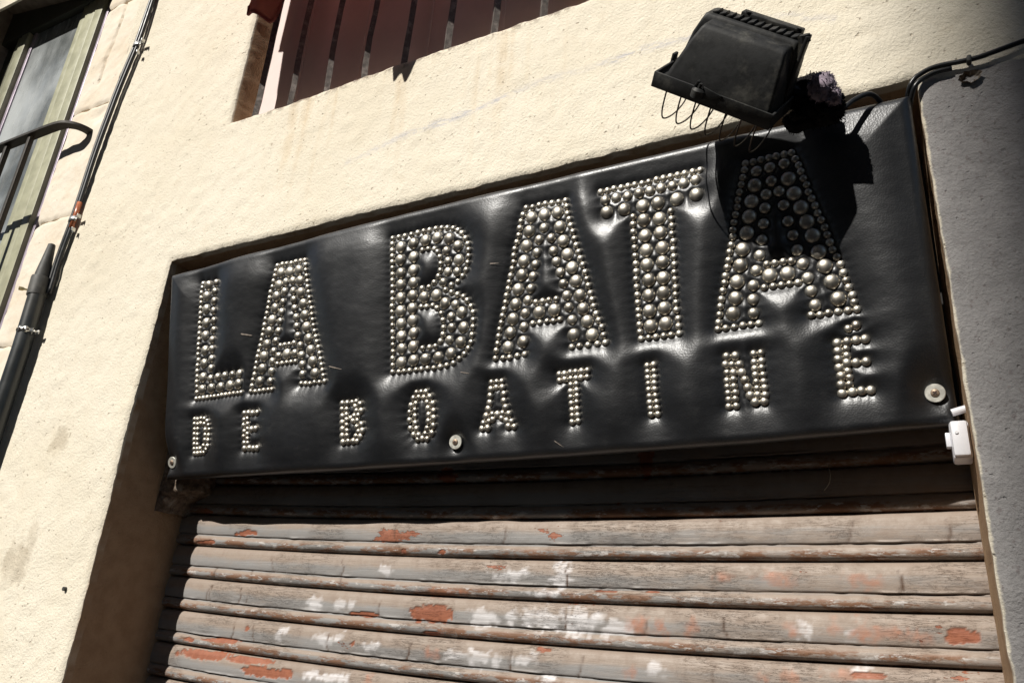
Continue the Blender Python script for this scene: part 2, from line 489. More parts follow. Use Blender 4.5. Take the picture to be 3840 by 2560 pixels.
for lp, dep, closed, hi in loops:
    n = len(lp)
    idx = np.array([i * nz + j for i, j in lp])
    P = Vf[idx]
    rows = [idx]
    steps = [dep * f for f in ((.12, .4, .7, 1) if dep > .02 else (1,))]
    for y in steps:
        Q = P.copy(); t = y / dep
        nomX = xs[[i for i, j in lp]]; nomZ = zs[[j for i, j in lp]]
        Q[:, 0] = P[:, 0] * (1 - t) + (nomX + .0015 * vnoise(nomZ + nomX, nomZ * 0 + y * 3, .06, 11)) * t
        Q[:, 2] = P[:, 2] * (1 - t) + (nomZ + .0015 * vnoise(nomX + nomZ, nomX * 0 + y * 3, .06, 12)) * t
        Q[:, 1] = y
        if hi == 1: Q[:, 0] += np.where(nomX < .5, .016, 0) * t
        extraV.append(Q); rows.append(np.arange(base, base + n)); base += n
    m = n if closed else n - 1
    for r0, r1 in zip(rows, rows[1:]):
        q = np.arange(m); q2 = (q + 1) % n
        extraF.append(np.stack([r0[q], r0[q2], r1[q2], r1[q]], 1))
Vall = np.concatenate([Vf] + extraV); Fall = np.concatenate([F] + extraF)
used = np.zeros(len(Vall), bool); used[Fall.ravel()] = True
remap = np.cumsum(used) - 1
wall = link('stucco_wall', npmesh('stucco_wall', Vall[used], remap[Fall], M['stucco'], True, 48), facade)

# chalky blue grey smear across the stucco: how close each wall vertex lies to the stroke
sx_ = [.437, .486, .537, .588, .633, .677, .727, .776, .832, .893, .952, 1.001, 1.036, 1.12, 1.204, 1.262]
sz_ = [2.470, 2.477, 2.490, 2.496, 2.498, 2.501, 2.507, 2.517, 2.523, 2.519, 2.519, 2.522, 2.522, 2.517, 2.507, 2.476]
VU = Vall[used]
off = np.abs(VU[:, 2] - np.interp(VU[:, 0], sx_, sz_)) / (.007 + .004 * vnoise(VU[:, 0], VU[:, 0] * 0, .05, 71))
att = np.clip(1.3 - off, 0, 1) * ((VU[:, 0] > .43) & (VU[:, 0] < 1.27)) * np.clip(.75 + .5 * vnoise(VU[:, 0], VU[:, 2] * 0, .09, 72), 0.1, 1)
wall.data.attributes.new('smear', 'FLOAT', 'POINT').data.foreach_set('value', att.astype(np.float32))

# smooth rendered jamb beside the left window, built of blocks with joints
jz = [0.9, 1.56, 1.89, 2.225, 2.552, 2.882, 3.24, 3.52]
for q, (z0, z1) in enumerate(zip(jz, jz[1:])):
    gx = np.linspace(-.558, -.395, 30); gz = np.linspace(z0 + .0014, z1 - .0014, max(4, int((z1 - z0) / .006)))
    GX, GZ = np.meshgrid(gx, gz, indexing='ij')
    e = np.minimum(GZ - gz[0], gz[-1] - GZ)
    Yb = 0.0015 + .0018 * vnoise(GX, GZ, .05, 40 + q) + .0008 * vnoise(GX, GZ, .012, 60 + q) + .0035 * np.exp(-e / .003)
    lx = np.minimum(GX - gx[0], .02)
    Yb += .006 * np.exp(-lx / .003)
    zj = .004 * vnoise(GX, GX * 0 + q, .02, 77)
    GZ = GZ + zj * np.exp(-e / .01) * np.where(GZ < (z0 + z1) / 2, 1, 1)
    # chipped corner and the long hairline crack
    chip = np.clip(1 - np.hypot((GX + .43) / .045, (GZ - 2.845) / .03), 0, 1) + np.clip(1 - np.hypot((GX + .555) / .03, (GZ - 2.552) / .010), 0, 1) * 1.5
    Yb += .006 * chip * (1 + .6 * vnoise(GX, GZ, .008, 9))
    cx = np.interp(GZ, [2.96, 3.03, 3.105, 3.174, 3.3], [-.485, -.487, -.476, -.472, -.484]) + .0012 * vnoise(GZ, GX * 0, .012, 5)
    Yb += np.where(GZ > 2.96, .009 * np.exp(-(np.abs(GX - cx) / .0035) ** 2), 0)
    ng = len(gz)
    Vb = np.stack([GX, Yb, GZ], -1).reshape(-1, 3)
    Fb = grid_faces(30, ng)
    side = Vb[:ng].copy(); side[:, 1] = .115
    n0 = len(Vb); r = np.arange(ng - 1)
    Fs = np.stack([r + 1, r, n0 + r, n0 + r + 1], 1)
    top = Vb[ng - 1::ng].copy(); bot = Vb[0::ng].copy(); top[:, 1] = .03; bot[:, 1] = .03
    n1 = n0 + ng; n2 = n1 + 30; r = np.arange(29)
    Ft = np.stack([r * ng + ng - 1, (r + 1) * ng + ng - 1, n1 + r + 1, n1 + r], 1)
    Fo = np.stack([(r + 1) * ng, r * ng, n2 + r, n2 + r + 1], 1)
    link('stone_block', npmesh('stone_block', np.concatenate([Vb, side, top, bot]), np.concatenate([Fb, Fs, Ft, Fo]), M['stone'], True, 50), facade)

# rough mortar beside the sign's left end, widened to block a light leak
gm = np.linspace(1.862, 2.335, 80); gw = np.linspace(0, 1, 22)
GA, GB = np.meshgrid(gw, gm, indexing='ij')
wid = .034 + .044 * np.clip((GB - 1.890) / .012, 0, 1) - .02 * np.clip((1.885 - GB) / .02, 0, 1) + .004 * vnoise(GB, GA * 0, .03, 50)
ang = GA * math.pi / 2
mx_ = -.004 + wid * np.sin(ang) ** .8; my_ = .185 - .085 * np.cos(ang) ** .7 + .003 * vnoise(GA * .2, GB, .012, 51)
link('mortar_light_stop', npmesh('mortar_light_stop', np.stack([mx_, my_, GB + .002 * vnoise(GA * .2, GB, .02, 52)], -1).reshape(-1, 3), grid_faces(22, 80), M['spall'], True, 50), facade)

# dark backing behind joints, shutter and windows
bm = bmesh.new()
box(bm, (-.47, .034, 2.2), (.17, .03, 2.66))
box(bm, (OW / 2, .245, 1.2), (OW + .2, .02, 2.6))
link('backing_wall', bmd('backing_wall', bm, M['dark'], False), facade)

# broken patch of mortar under the cable clip, and a drilled hole
bm = bmesh.new()
ring = []
for q in range(18):
    a = q / 18 * 2 * math.pi
    ring.append((1.408 + math.cos(a) * .0125 * random.uniform(.75, 1.2), -.0055, 2.3285 + math.sin(a) * .0095 * random.uniform(.7, 1.15)))
rv = [bm.verts.new(p) for p in ring]
mid = [bm.verts.new((1.408 + (p[0] - 1.408) * .6, .003 + random.uniform(-.006, .002), 2.3285 + (p[2] - 2.3285) * .6)) for p in ring]
cc = bm.verts.new((1.409, .002, 2.328))
for q in range(18):
    bm.faces.new((rv[q], rv[(q + 1) % 18], mid[(q + 1) % 18], mid[q])); bm.faces.new((mid[q], mid[(q + 1) % 18], cc))
link('broken_patch', bmd('broken_patch', bm, M['spall'], False), facade)
bm = bmesh.new(); tube(bm, [(-.051, -.0055, 1.71), (-.051, .004, 1.71)], .0035, 10)
link('wall_plug', bmd('wall_plug', bm, M['collar']), facade)

# ------------------------------------------------------------------ barred window above the sign
wb = bmesh.new()
box(wb, ((WX0 + WX1) / 2 - .02, .058, 3.12), (WX1 - WX0 + .1, .012, 1.02))
for q in range(5):
    box(wb, (.20 + q * .17, .0508, 3.12), (.008, .003, 1.0))
bwin = link('barred_window', bmd('barred_window', wb, M['blind']), facade)
for q in range(8):
    bm = bmesh.new()
    x = .139 + .0965 * q
    pts = [(x + random.uniform(-.0012, .0012) + .002 * math.sin(q + k), .012, 2.655 + k * .06) for k in range(16)]
    tube(bm, pts, [.0078 * random.uniform(.94, 1.06) for _ in pts], 4)
    link('grille_bar', bmd('grille_bar', bm, M['iron'], False), bwin)

# ------------------------------------------------------------------ left window: olive frame, dusty pane, soffit
D = .105
lw = bmesh.new()
box(lw, (-1.0, D + .03, 2.3), (.9, .03, 2.9))
lwin = link('window', bmd('window', lw, M['olivedark'], False), facade)
def part(name, mat, boxes, par=lwin, bev=.0025):
    bm = bmesh.new()
    for c, s in boxes: box(bm, c, s, bev=bev)
    return link(name, bmd(name, bm, M[mat]), par)
zc, hh = 2.25, 2.6
part('stile', 'olive', [((-.862, D + .004, zc), (.050, .018, hh)), ((-.8125, D + .002, zc), (.040, .020, hh)), ((-.9055, D + .006, zc), (.027, .014, hh))])
part('stile', 'olive', [((-1.224, D + .002, zc), (.042, .02, hh))])
part('stile', 'olive', [((-1.262, D + .004, zc), (.018, .016, hh))])
part('frame_strip', 'lilac', [((-.775, D + .006, zc), (.012, .012, hh))])
part('frame_strip', 'lilac', [((-1.188, D + .010, zc), (.016, .010, hh))])
part('frame_strip', 'olivedark', [((-.787, D + .014, zc), (.012, .01, hh)), ((-.743, D + .02, zc), (.06, .02, hh))])
part('pane', 'glass', [((-1.05, D + .012, zc), (.28, .004, hh))], bev=0)
part('head_rail', 'olivedark', [((-1.0, D + .004, 3.575), (.9, .03, .16))])
# sloping plaster soffit over it and the far reveal
sv = [(-.30, .004, 3.385), (-1.5, .004, 3.665), (-1.5, .16, 3.665), (-.30, .16, 3.385)]
link('soffit', pydata('soffit', sv + [(a, b, c + .1) for a, b, c in sv], [(0, 1, 2, 3), (0, 4, 5, 1), (0, 3, 7, 4)], M['soffit'], False), facade)
bm = bmesh.new(); box(bm, (-1.40, .08, 2.3), (.08, .15, 2.9))
link('reveal', bmd('reveal', bm, M['soffit'], False), facade)

# iron guard rail in front of it
bm = bmesh.new()
path = spline([(-1.36, -.05, 2.797), (-.9, -.05, 2.797), (-.62, -.05, 2.797), (-.50, -.048, 2.797), (-.465, -.036, 2.797), (-.448, -.014, 2.796), (-.446, .012, 2.795)], 6)
prev = None
for i, p in enumerate(path):
    t = (path[min(i + 1, len(path) - 1)] - path[max(i - 1, 0)]).normalized()
    nrm = Vector((t.y, -t.x, 0)).normalized()
    ring = [bm.verts.new(p + nrm * a + Vector((0, 0, b))) for a, b in ((.012, -.004), (.012, .003), (-.012, .004), (-.012, -.004))]
    if prev:
        for q in range(4): bm.faces.new((prev[q], prev[(q + 1) % 4], ring[(q + 1) % 4], ring[q]))
    else: bm.faces.new(ring)
    prev = ring
bm.faces.new(prev[::-1])
rail = link('guard_rail', bmd('guard_rail', bm, M['rail'], True, 30), facade)
for q in range(7):
    bm = bmesh.new(); box(bm, (-.607 - .1015 * q, -.05, 2.293), (.012, .012, 1.0), bev=.0015)
    link('baluster', bmd('baluster', bm, M['rail']), rail)
bm = bmesh.new(); box(bm, (-.95, -.05, 1.79), (1.0, .024, .008)); link('bottom_bar', bmd('bottom_bar', bm, M['rail']), rail)

# ------------------------------------------------------------------ roller shutter of peeling wooden slats
PR = [(0.606, 1.706, 0.039, 0.0131), (0.481, 1.7, 0.032, 0.0041), (0.181, 1.83, 0.027, 0.0058), (0.135, 1.619, 0.075, 0.0088), (0.246, 1.617, 0.061, 0.0056), (0.292, 1.601, 0.063, 0.0096), (0.227, 1.667, 0.006, 0.0051), (0.463, 1.654, 0.005, 0.004), (0.798, 1.665, 0.013, 0.0036), (0.542, 1.799, 0.005, 0.0043), (0.615, 1.798, 0.007, 0.0042), (0.61, 1.678, 0.015, 0.0032), (0.091, 1.642, 0.012, 0.0038), (0.173, 1.645, 0.044, 0.0044), (0.086, 1.814, 0.029, 0.0034), (1.319, 1.709, 0.016, 0.0088), (0.957, 1.747, 0.012, 0.0019), (0.894, 1.746, 0.018, 0.0014), (1.216, 1.661, 0.02, 0.0034), (.61, 1.92, .02, .012), (.95, 1.93, .01, .03)]
ORA = [(0.619, 1.737, 0.036, 0.0053), (0.619, 1.678, 0.013, 0.0026), (0.616, 1.65, 0.01, 0.0076), (0.501, 1.605, 0.007, 0.0051), (1.116, 1.767, 0.017, 0.0089), (1.223, 1.764, 0.014, 0.0085), (0.939, 1.701, 0.013, 0.0092), (0.968, 1.701, 0.009, 0.0104), (1.013, 1.704, 0.008, 0.0102), (1.135, 1.704, 0.009, 0.0084), (1.184, 1.712, 0.008, 0.0095), (1.216, 1.709, 0.011, 0.0093), (1.132, 1.655, 0.008, 0.0081), (1.1, 1.651, 0.009, 0.0059), (0.925, 1.643, 0.009, 0.0076), (1.243, 1.708, 0.02, 0.0069), (1.193, 1.66, 0.018, 0.0057), (1.051, 1.768, 0.011, 0.0066), (1.275, 1.707, 0.013, 0.009)]
WH = [(0.508, 1.767, 0.011, 0.0071), (0.738, 1.765, 0.03, 0.0078), (0.816, 1.774, 0.007, 0.0101), (0.371, 1.715, 0.015, 0.0101), (0.433, 1.715, 0.017, 0.007), (0.7, 1.705, 0.02, 0.0114), (0.775, 1.707, 0.012, 0.0098), (0.745, 1.707, 0.01, 0.01), (0.308, 1.663, 0.014, 0.0085), (0.399, 1.658, 0.015, 0.0082), (0.432, 1.664, 0.011, 0.0068), (0.5, 1.654, 0.012, 0.0066), (0.652, 1.649, 0.014, 0.0062), (0.705, 1.648, 0.025, 0.0109), (0.776, 1.65, 0.016, 0.0083), (0.421, 1.602, 0.044, 0.0066), (0.811, 1.628, 0.011, 0.0046), (0.601, 1.717, 0.008, 0.004), (0.823, 1.764, 0.013, 0.0187), (0.8, 1.703, 0.02, 0.0126), (0.861, 1.704, 0.031, 0.0136), (0.904, 1.696, 0.024, 0.0093), (1.157, 1.706, 0.016, 0.0084), (1.2, 1.707, 0.007, 0.007), (0.811, 1.741, 0.025, 0.0043), (0.96, 1.651, 0.011, 0.0075), (1.208, 1.67, 0.008, 0.0068)]
VC = [(0.519, 1.831), (0.725, 1.829), (0.26, 1.776), (0.419, 1.766), (0.195, 1.728), (0.116, 1.729), (0.504, 1.725), (0.413, 1.671), (0.192, 1.673), (0.245, 1.678), (0.57, 1.644), (0.522, 1.61), (0.752, 1.655), (1.043, 1.776), (1.317, 1.82), (0.828, 1.787), (0.829, 1.707), (1.057, 1.699), (0.95, 1.694), (0.857, 1.641), (1.039, 1.656), (1.213, 1.826), (1.261, 1.772), (0.121, 1.76), (0.212, 1.755), (0.419, 1.751)]
shutter = empty('roller_shutter', (OW / 2, YS, 0))
fin(shutter, 'closed wooden roller shutter of peeling grey and rust brown slats under the black sign', 'shutter')
PITCH = .0585
PT = np.array([0, .03, .06, .10, .16, .24, .32, .40, .48, .55, .60, .63, .648, .662, .68, .71, .75, .80, .85, .90, .94, .965, .98, 1.0])
PY = np.array([6, 0, -2.6, -4.2, -5.6, -6.6, -7.2, -7.4, -7.2, -6.7, -6.1, -5.6, -3.6, -3.2, -4.6, -6.0, -7.4, -8.4, -8.6, -7.8, -5.8, -2.6, 2, 6]) * .001
def sag(x):
    return np.where(x < .95, .0235 * ((.95 - x) / .95) ** 2, .004 * ((x - .95) / .4) ** 2)
def blot(x, z, lst, seed, soft):
    n = .55 * vnoise(x, z, .011, seed) + .45 * vnoise(x, z, .0045, seed + 1)
    out = np.zeros_like(x)
    for a, b, c, d in lst:
        m = (abs(x - a) < c * 1.8) & (abs(z - b) < d * 1.9)
        if not m.any(): continue
        e = np.hypot((x[m] - a) / c, (z[m] - b) / d)
        out[m] = np.maximum(out[m], np.clip((1.0 + (.5 if soft < .2 else 1.0) * n[m] - e) / soft, 0, 1))
    return out
for i in range(-9, 30):
    fine = -3 <= i <= 5
    gx = np.arange(-.003, OW + .004, .0032 if fine else .06)
    tt = np.interp(np.linspace(0, len(PT) - 1, (len(PT) - 1) * 2 + 1), np.arange(len(PT)), PT) if fine else PT
    yy = np.interp(tt, PT, PY)
    GX, GT = np.meshgrid(gx, tt, indexing='ij')
    z0 = 1.788 - PITCH * i
    GZ = z0 + sag(GX) - GT * PITCH
    GY = np.broadcast_to(yy, GX.shape) * (1 + .15 * vnoise(GX, GX * 0 + i, .09, 20)) + .0009 * vnoise(GX, GX * 0 + i, .3, 21)
    pa = np.ones(GX.shape + (4,), np.float32); pf = np.ones(GX.shape + (4,), np.float32)
    wb_, wp = blot(GX, GZ, [(a, b, c * 1.25, d * 1.25) for a, b, c, d in WH], 30, .55), blot(GX, GZ, PR, 34, .08)
    pa[..., 0], pa[..., 1], pa[..., 2] = wb_, blot(GX, GZ, [(a, b, c * 1.35, d * 1.35) for a, b, c, d in ORA], 38, .8), wp
    low = vnoise(GX, GX * 0 + i, .06, 24) + .6 * vnoise(GX, GX * 0 + i, .013, 25)
    # ragged lower lip of the paint above the bead
    lip = np.exp(-((GT - (.645 + .018 * low)) / .011) ** 2) * np.clip(.75 + .6 * low, .15, 1.2)
    GY = GY + .0032 * lip + wp * .0009
    GY = GY - .0022 * np.exp(-((GT - (.61 + .018 * low)) / .02) ** 2) * np.clip(low, 0, 1)
    crack = np.clip(lip * .85, 0, 1)
    for a, b in VC:
        if abs(b - (z0 + float(sag(np.array(a))) - PITCH * .4)) > PITCH * .62: continue
        big = b < (z0 + float(sag(np.array(a))) - PITCH * .62)
        zz = np.where(GT > .65, 1., 0) if big else np.where((GT > .16) & (GT < .66), 1., 0)
        w = .0011 + .0011 * np.clip((GT - .2) * 1.5, 0, 1)
        cx = a + .006 * vnoise(GT * 1.0, GX * 0 + a * 50, .22, 26)
        e = np.exp(-((GX - cx) / w) ** 2) * zz
        GY = GY + .0013 * e; crack = np.maximum(crack, e * (.5 + .6 * ((a * 977) % 1)))
    pf[..., 0] = np.clip(1.15 - GT * 2.6, 0, 1) * (GT < .66) + (GT >= .66) * np.clip(1 - abs(GT - .74) / .07, 0, 1)
    pf[..., 1] = crack; pf[..., 2] = np.clip((GT - .74) / .06, 0, 1)
    me = npmesh('slat', np.stack([GX - OW / 2, GY, GZ], -1).reshape(-1, 3), grid_faces(*GX.shape)[:, ::-1], M['slat'])
    for nm, A in (('paint', pa), ('prof', pf)):
        at = me.color_attributes.new(nm, 'FLOAT_COLOR', 'POINT')
        at.data.foreach_set('color', A.reshape(-1))
    link('slat', me, shutter)
bm = bmesh.new(); tube(bm, spline([(1.194 - OW / 2, -.011, 1.908), (1.196 - OW / 2, -.013, 1.896), (1.194 - OW / 2, -.012, 1.885), (1.187 - OW / 2, -.010, 1.876)], 4), .0004, 4)
link('loose_thread', bmd('loose_thread', bm, M['washer']), shutter)

# ------------------------------------------------------------------ the black studded sign
STUDS = '''91,360s 90,352s 89,342s 89,332s 90,322s 89,312s 88,302s 88,292s 87,283s 88,273s 87,263s 87,252s 86,242s 86,233s 85,223s 87,212s 85,202s 85,191s 85,181s 85,171s 86,161s 86,151s
85,139s 94,139s 104,139s 114,139s 124,139s 133,139s 143,139s 152,140s 162,140s 172,140s 182,140s 192,140s 201,140s 107,354b 105,333b 104,308b 104,282b 103,257b 103,229b 102,204b
101,178b 100,155b 124,155b 148,155b 172,156b 194,157b 127,356m 126,339m 125,321m 124,302m 124,283m 124,265m 122,247m 123,229m 122,211m 121,193m 121,174m 140,175m 159,175m 178,175m
196,176m 282,363s 293,364s 304,363s 316,362s 326,363s 337,363s 347,362s 350,353s 351,343s 353,332s 355,322s 356,312s 358,302s 360,292s 362,282s 365,272s 366,261s 368,251s 370,241s
372,231s 375,221s 377,212s 380,202s 383,191s 385,181s 387,171s 389,161s 391,152s 394,142s 342,143s 352,142s 362,141s 372,142s 383,141s 279,354s 278,344s 275,335s 272,325s 268,316s
266,306s 264,297s 262,287s 260,278s 256,268s 254,258s 252,248s 250,239s 248,230s 245,220s 242,210s 240,201s 237,190s 235,180s 233,170s 229,160s 227,150s 225,140s 235,139s 246,139s
256,139s 266,139s 275,139s 294,215s 304,215s 314,215s 325,216s 288,183s 298,183s 309,183s 319,183s 329,183s 293,348b 314,346b 334,346b 288,326b 338,326b 283,306b 341,304b 279,285b
346,283b 273,264b 350,262b 267,244b 354,241b 261,221b 358,220b 256,200b 363,199b 252,178b 368,179b 246,156b 373,158b 309,199b 305,329m 321,329m 302,312m 322,310m 298,293m 324,294m
295,276m 326,278m 291,259m 330,261m 288,242m 331,245m 282,225m 334,228m 278,207m 339,210m 275,189m 342,193m 274,171m 344,176m 271,154m 345,159m 290,197m 327,198m 539,366s 551,366s
563,366s 576,366s 588,367s 600,367s 611,367s 623,367s 634,366s 645,364s 656,361s 665,356s 672,350s 679,340s 683,330s 684,320s 684,310s 682,300s 679,289s 672,280s 663,273s 651,269s
640,263s 651,257s 662,252s 672,247s 679,240s 685,230s 689,220s 689,208s 688,197s 686,185s 684,174s 678,165s 671,157s 662,151s 651,145s 639,143s 627,142s 615,141s 603,142s 591,142s
581,142s 569,142s 558,142s 548,142s 539,356s 539,345s 539,335s 539,325s 539,315s 539,304s 539,294s 539,283s 539,273s 538,262s 537,251s 537,241s 537,230s 537,219s 537,208s 537,197s
537,187s 537,176s 536,165s 536,154s 536,143s 598,335s 609,335s 621,333s 627,327s 631,318s 632,307s 631,296s 627,287s 619,278s 609,272s 596,272s 594,242s 604,241s 615,241s 623,236s
631,226s 634,215s 635,203s 634,192s 629,182s 619,175s 608,175s 595,175s 556,348b 555,326b 555,304b 555,284b 554,263b 554,241b 554,220b 554,200b 554,179b 553,157b 580,350b 581,327b
580,305b 580,284b 578,263b 577,242b 577,222b 578,202b 577,180b 577,158b 604,351b 627,351b 649,345b 665,330b 666,307b 600,257b 623,257b 638,242b 668,223b 671,199b 665,176b 647,161b
624,157b 600,157b 643,326m 646,309m 645,292m 662,289m 635,276m 657,237m 649,219m 650,201m 645,182m 786,368s 797,367s 808,368s 818,368s 829,367s 840,366s 851,366s 853,356s 854,345s
856,336s 858,326s 861,316s 863,305s 865,295s 868,284s 870,274s 873,264s 876,253s 878,242s 880,232s 882,221s 884,211s 886,201s 889,190s 892,180s 896,170s 898,158s 900,147s 888,147s
874,147s 861,147s 849,147s 781,358s 777,348s 775,338s 773,327s 769,317s 765,307s 763,297s 762,287s 759,277s 756,267s 753,257s 751,247s 748,237s 746,227s 743,217s 740,207s 737,197s
734,187s 732,177s 730,166s 727,156s 725,144s 738,143s 749,143s 762,144s 774,145s 796,220s 807,220s 817,220s 829,220s 790,189s 801,189s 813,189s 823,188s 833,189s 795,351b 817,351b
838,350b 790,330b 841,327b 785,308b 845,305b 779,286b 850,284b 775,265b 856,263b 768,244b 861,242b 763,222b 866,220b 757,200b 870,200b 752,180b 875,181b 747,159b 881,161b 772,164b
853,164b 801,204b 825,204b 815,331m 806,314m 826,313m 801,295m 828,293m 798,277m 832,276m 793,260m 837,259m 789,242m 841,241m 783,225m 846,223m 778,206m 848,205m 775,186m 852,186m
907,367s 917,367s 927,368s 938,367s 948,367s 958,367s 969,366s 979,366s 990,367s 1000,367s 1010,367s 1020,367s 1030,367s 1041,367s 1051,367s 953,320s 952,309s 952,298s 952,287s
952,275s 952,263s 952,252s 952,241s 951,230s 951,219s 951,208s 951,197s 951,186s 951,177s 951,166s 951,156s 952,146s 1007,317s 1007,306s 1007,296s 1006,285s 1007,274s 1006,263s
1006,253s 1006,242s 1005,231s 1005,221s 1005,210s 1004,200s 1004,189s 1004,179s 1005,167s 1005,157s 1005,147s 963,146s 973,146s 984,146s 994,146s 913,353m 930,353m 947,352m
964,352m 980,352m 996,353m 1012,353m 1028,353m 1044,354m 915,334b 941,333b 968,333b 990,332b 1017,332b 1043,333b 968,312b 968,290b 968,269b 968,248b 969,226b 967,205b 967,183b
967,162b 990,310b 990,290b 991,268b 990,248b 989,226b 988,205b 988,184b 988,163b 1111,362s 1121,362s 1131,363s 1141,363s 1150,363s 1160,363s 1169,363s 1173,353s 1176,344s 1178,335s
1180,325s 1183,316s 1184,306s 1187,297s 1190,287s 1192,277s 1195,267s 1198,257s 1200,247s 1202,237s 1204,227s 1208,217s 1211,207s 1213,196s 1215,186s 1217,177s 1220,167s 1221,158s
1223,149s 1213,149s 1202,149s 1191,149s 1181,148s 1171,149s 1109,353s 1106,343s 1103,334s 1100,324s 1097,314s 1095,305s 1092,295s 1089,285s 1087,275s 1086,266s 1083,255s 1080,246s
1078,235s 1075,226s 1072,215s 1070,206s 1067,196s 1064,185s 1062,176s 1060,165s 1058,155s 1056,146s 1066,146s 1077,146s 1088,147s 1098,147s 1108,147s 1125,222s 1135,222s 1145,222s
1155,221s 1119,192s 1130,192s 1140,192s 1150,192s 1160,192s 1120,329b 1162,329b 1114,309b 1167,308b 1109,289b 1173,288b 1104,268b 1178,268b 1097,247b 1183,249b 1092,226b 1188,227b
1086,205b 1193,208b 1082,184b 1199,187b 1077,164b 1204,165b 1127,207b 1149,206b 1124,348m 1141,349m 1159,350m 1141,330m 1149,315m 1133,314m 1130,296m 1153,295m 1126,276m 1156,273m
1122,255m 1160,254m 1117,235m 1163,234m 1111,216m 1168,215m 1106,197m 1172,196m 1104,179m 1174,179m 1103,161m 1177,161m 83,101s 91,100s 99,101s 108,100s 116,95s 83,92s 91,91s
99,92s 108,90s 119,87s 83,82s 91,82s 111,80s 121,79s 83,73s 91,72s 111,70s 120,69s 83,64s 91,63s 111,61s 119,60s 83,55s 91,54s 107,51s 118,50s 82,46s 90,46s 98,46s 113,43s 83,38s
91,38s 99,38s 107,38s 209,102S 220,102S 230,101S 241,101S 209,91s 217,92s 208,81s 218,83s 218,74s 228,73S 238,73S 210,70s 218,65s 209,61s 218,57s 209,50s 218,49s 210,40S 221,40S
231,39S 241,39S 433,101S 443,101S 453,101s 462,102s 470,97S 460,94s 432,91S 442,91s 462,87s 472,86S 433,80S 442,82s 457,79s 466,79s 450,76s 442,74s 455,71s 464,71s 433,70S 442,65s
463,61s 472,64S 433,59S 442,56s 465,53s 474,54S 432,48S 442,48s 460,46s 469,45S 433,38S 443,38S 454,38S 462,38s 581,106s 590,106s 599,106s 575,98s 585,98s 595,97s 606,97S 570,87s
579,89s 600,89s 611,86S 567,76s 577,79s 602,80s 612,75S 567,64s 577,70s 603,70s 612,64S 568,51s 577,59s 602,60s 611,52S 573,41s 579,50s 599,49s 583,40s 595,41s 607,41S 580,33s
589,34s 598,33s 716,109s 725,109s 734,109s 715,99S 724,101s 734,100S 713,89S 736,90S 712,79S 736,80S 709,70S 739,70S 705,60S 715,62s 724,61S 733,62s 743,60S 700,50s 709,52s 716,54s
731,55s 739,51s 747,49s 697,42s 707,42S 741,42S 751,41s 828,110s 836,110s 845,111s 853,111s 862,111s 871,111s 828,101s 836,102s 845,102s 853,102s 861,102s 870,102s 845,93s 853,94s
844,84s 853,85s 844,76s 853,77s 844,67s 852,68s 844,58s 852,59s 844,50s 852,50s 843,41s 852,42s 958,108s 967,109s 958,100s 967,100s 958,92s 967,92s 958,84s 966,84s 958,76s 966,76s
958,67s 966,67s 958,59s 967,59s 958,51s 967,51s 958,43s 967,43s 1064,109S 1075,109S 1098,109s 1107,109s 1062,99s 1070,98s 1079,97S 1098,98s 1107,99s 1063,88s 1071,88s 1081,87S
1098,90s 1106,90s 1062,78s 1070,79s 1084,77S 1098,82s 1107,81s 1062,70s 1070,70s 1087,67S 1098,73s 1107,73s 1062,62s 1071,62s 1089,57S 1098,65s 1107,65s 1062,54s 1070,54s 1098,57s
1107,56s 1061,45s 1070,45s 1094,48S 1105,48S 1197,111S 1208,111S 1218,112S 1228,112S 1197,101S 1206,103s 1196,91S 1206,95s 1196,81S 1205,86S 1215,85S 1226,85S 1197,71S 1205,76s
1196,60S 1206,68s 1196,50S 1205,60s 1207,51S 1217,51S 1227,51S 1211,127s 1220,130S'''
TILT = 0.23019
sign = empty('shop_sign', (0.03154, 0.07246, 1.92145), (R(90) + TILT, 0, 0))
fin(sign, 'padded black leather shop sign with LA BATA DE BOATINÉ in metal studs above the shutter', 'sign')
studs = []
for w in STUDS.split():
    u, v = w[:-1].split(',')
    studs.append((int(u) / 1000, int(v) / 1000, w[-1]))
RAD = {'s': .0053, 'S': .0062, 'm': .0077, 'b': .0099}
WASH = [(.018, .025), (.650, .025), (1.293, .042)]
kd = kdtree.KDTree(len(studs) + 3)
for i, (u, v, c) in enumerate(studs): kd.insert((u, v, 0), i)
for i, (u, v) in enumerate(WASH): kd.insert((u, v, 0), len(studs) + i)
kd.balance()
nu, nv = 660, 216
su = np.linspace(0, 1, nu); sv_ = np.linspace(0, 1, nv)
su = su + .0 ; 
A, B = np.meshgrid(su, sv_, indexing='ij')
topv = np.interp(A, [0, .15, .43, .82, 1], [.391, .3985, .4065, .406, .403])
botv = np.interp(A, [0, .32, .63, .82, 1], [-.007, -.008, -.006, -.003, .004])
U = (.0025 * (1 - B) * 0 + .001 + .003 * B) + A * ((1.3135 - .0035 * B) - (.001 + .003 * B))
Vv = botv + B * (topv - botv)
dist = np.empty(U.size)
lim = [RAD[c] for *_, c in studs] + [.013] * 3
for q, (u, v) in enumerate(zip(U.ravel(), Vv.ravel())):
    best = 9.
    for co, i, d in kd.find_n((u, v, 0), 2):
        best = min(best, d - lim[i] * .9)
    dist[q] = best
dist = np.clip(dist.reshape(U.shape), 0, None)
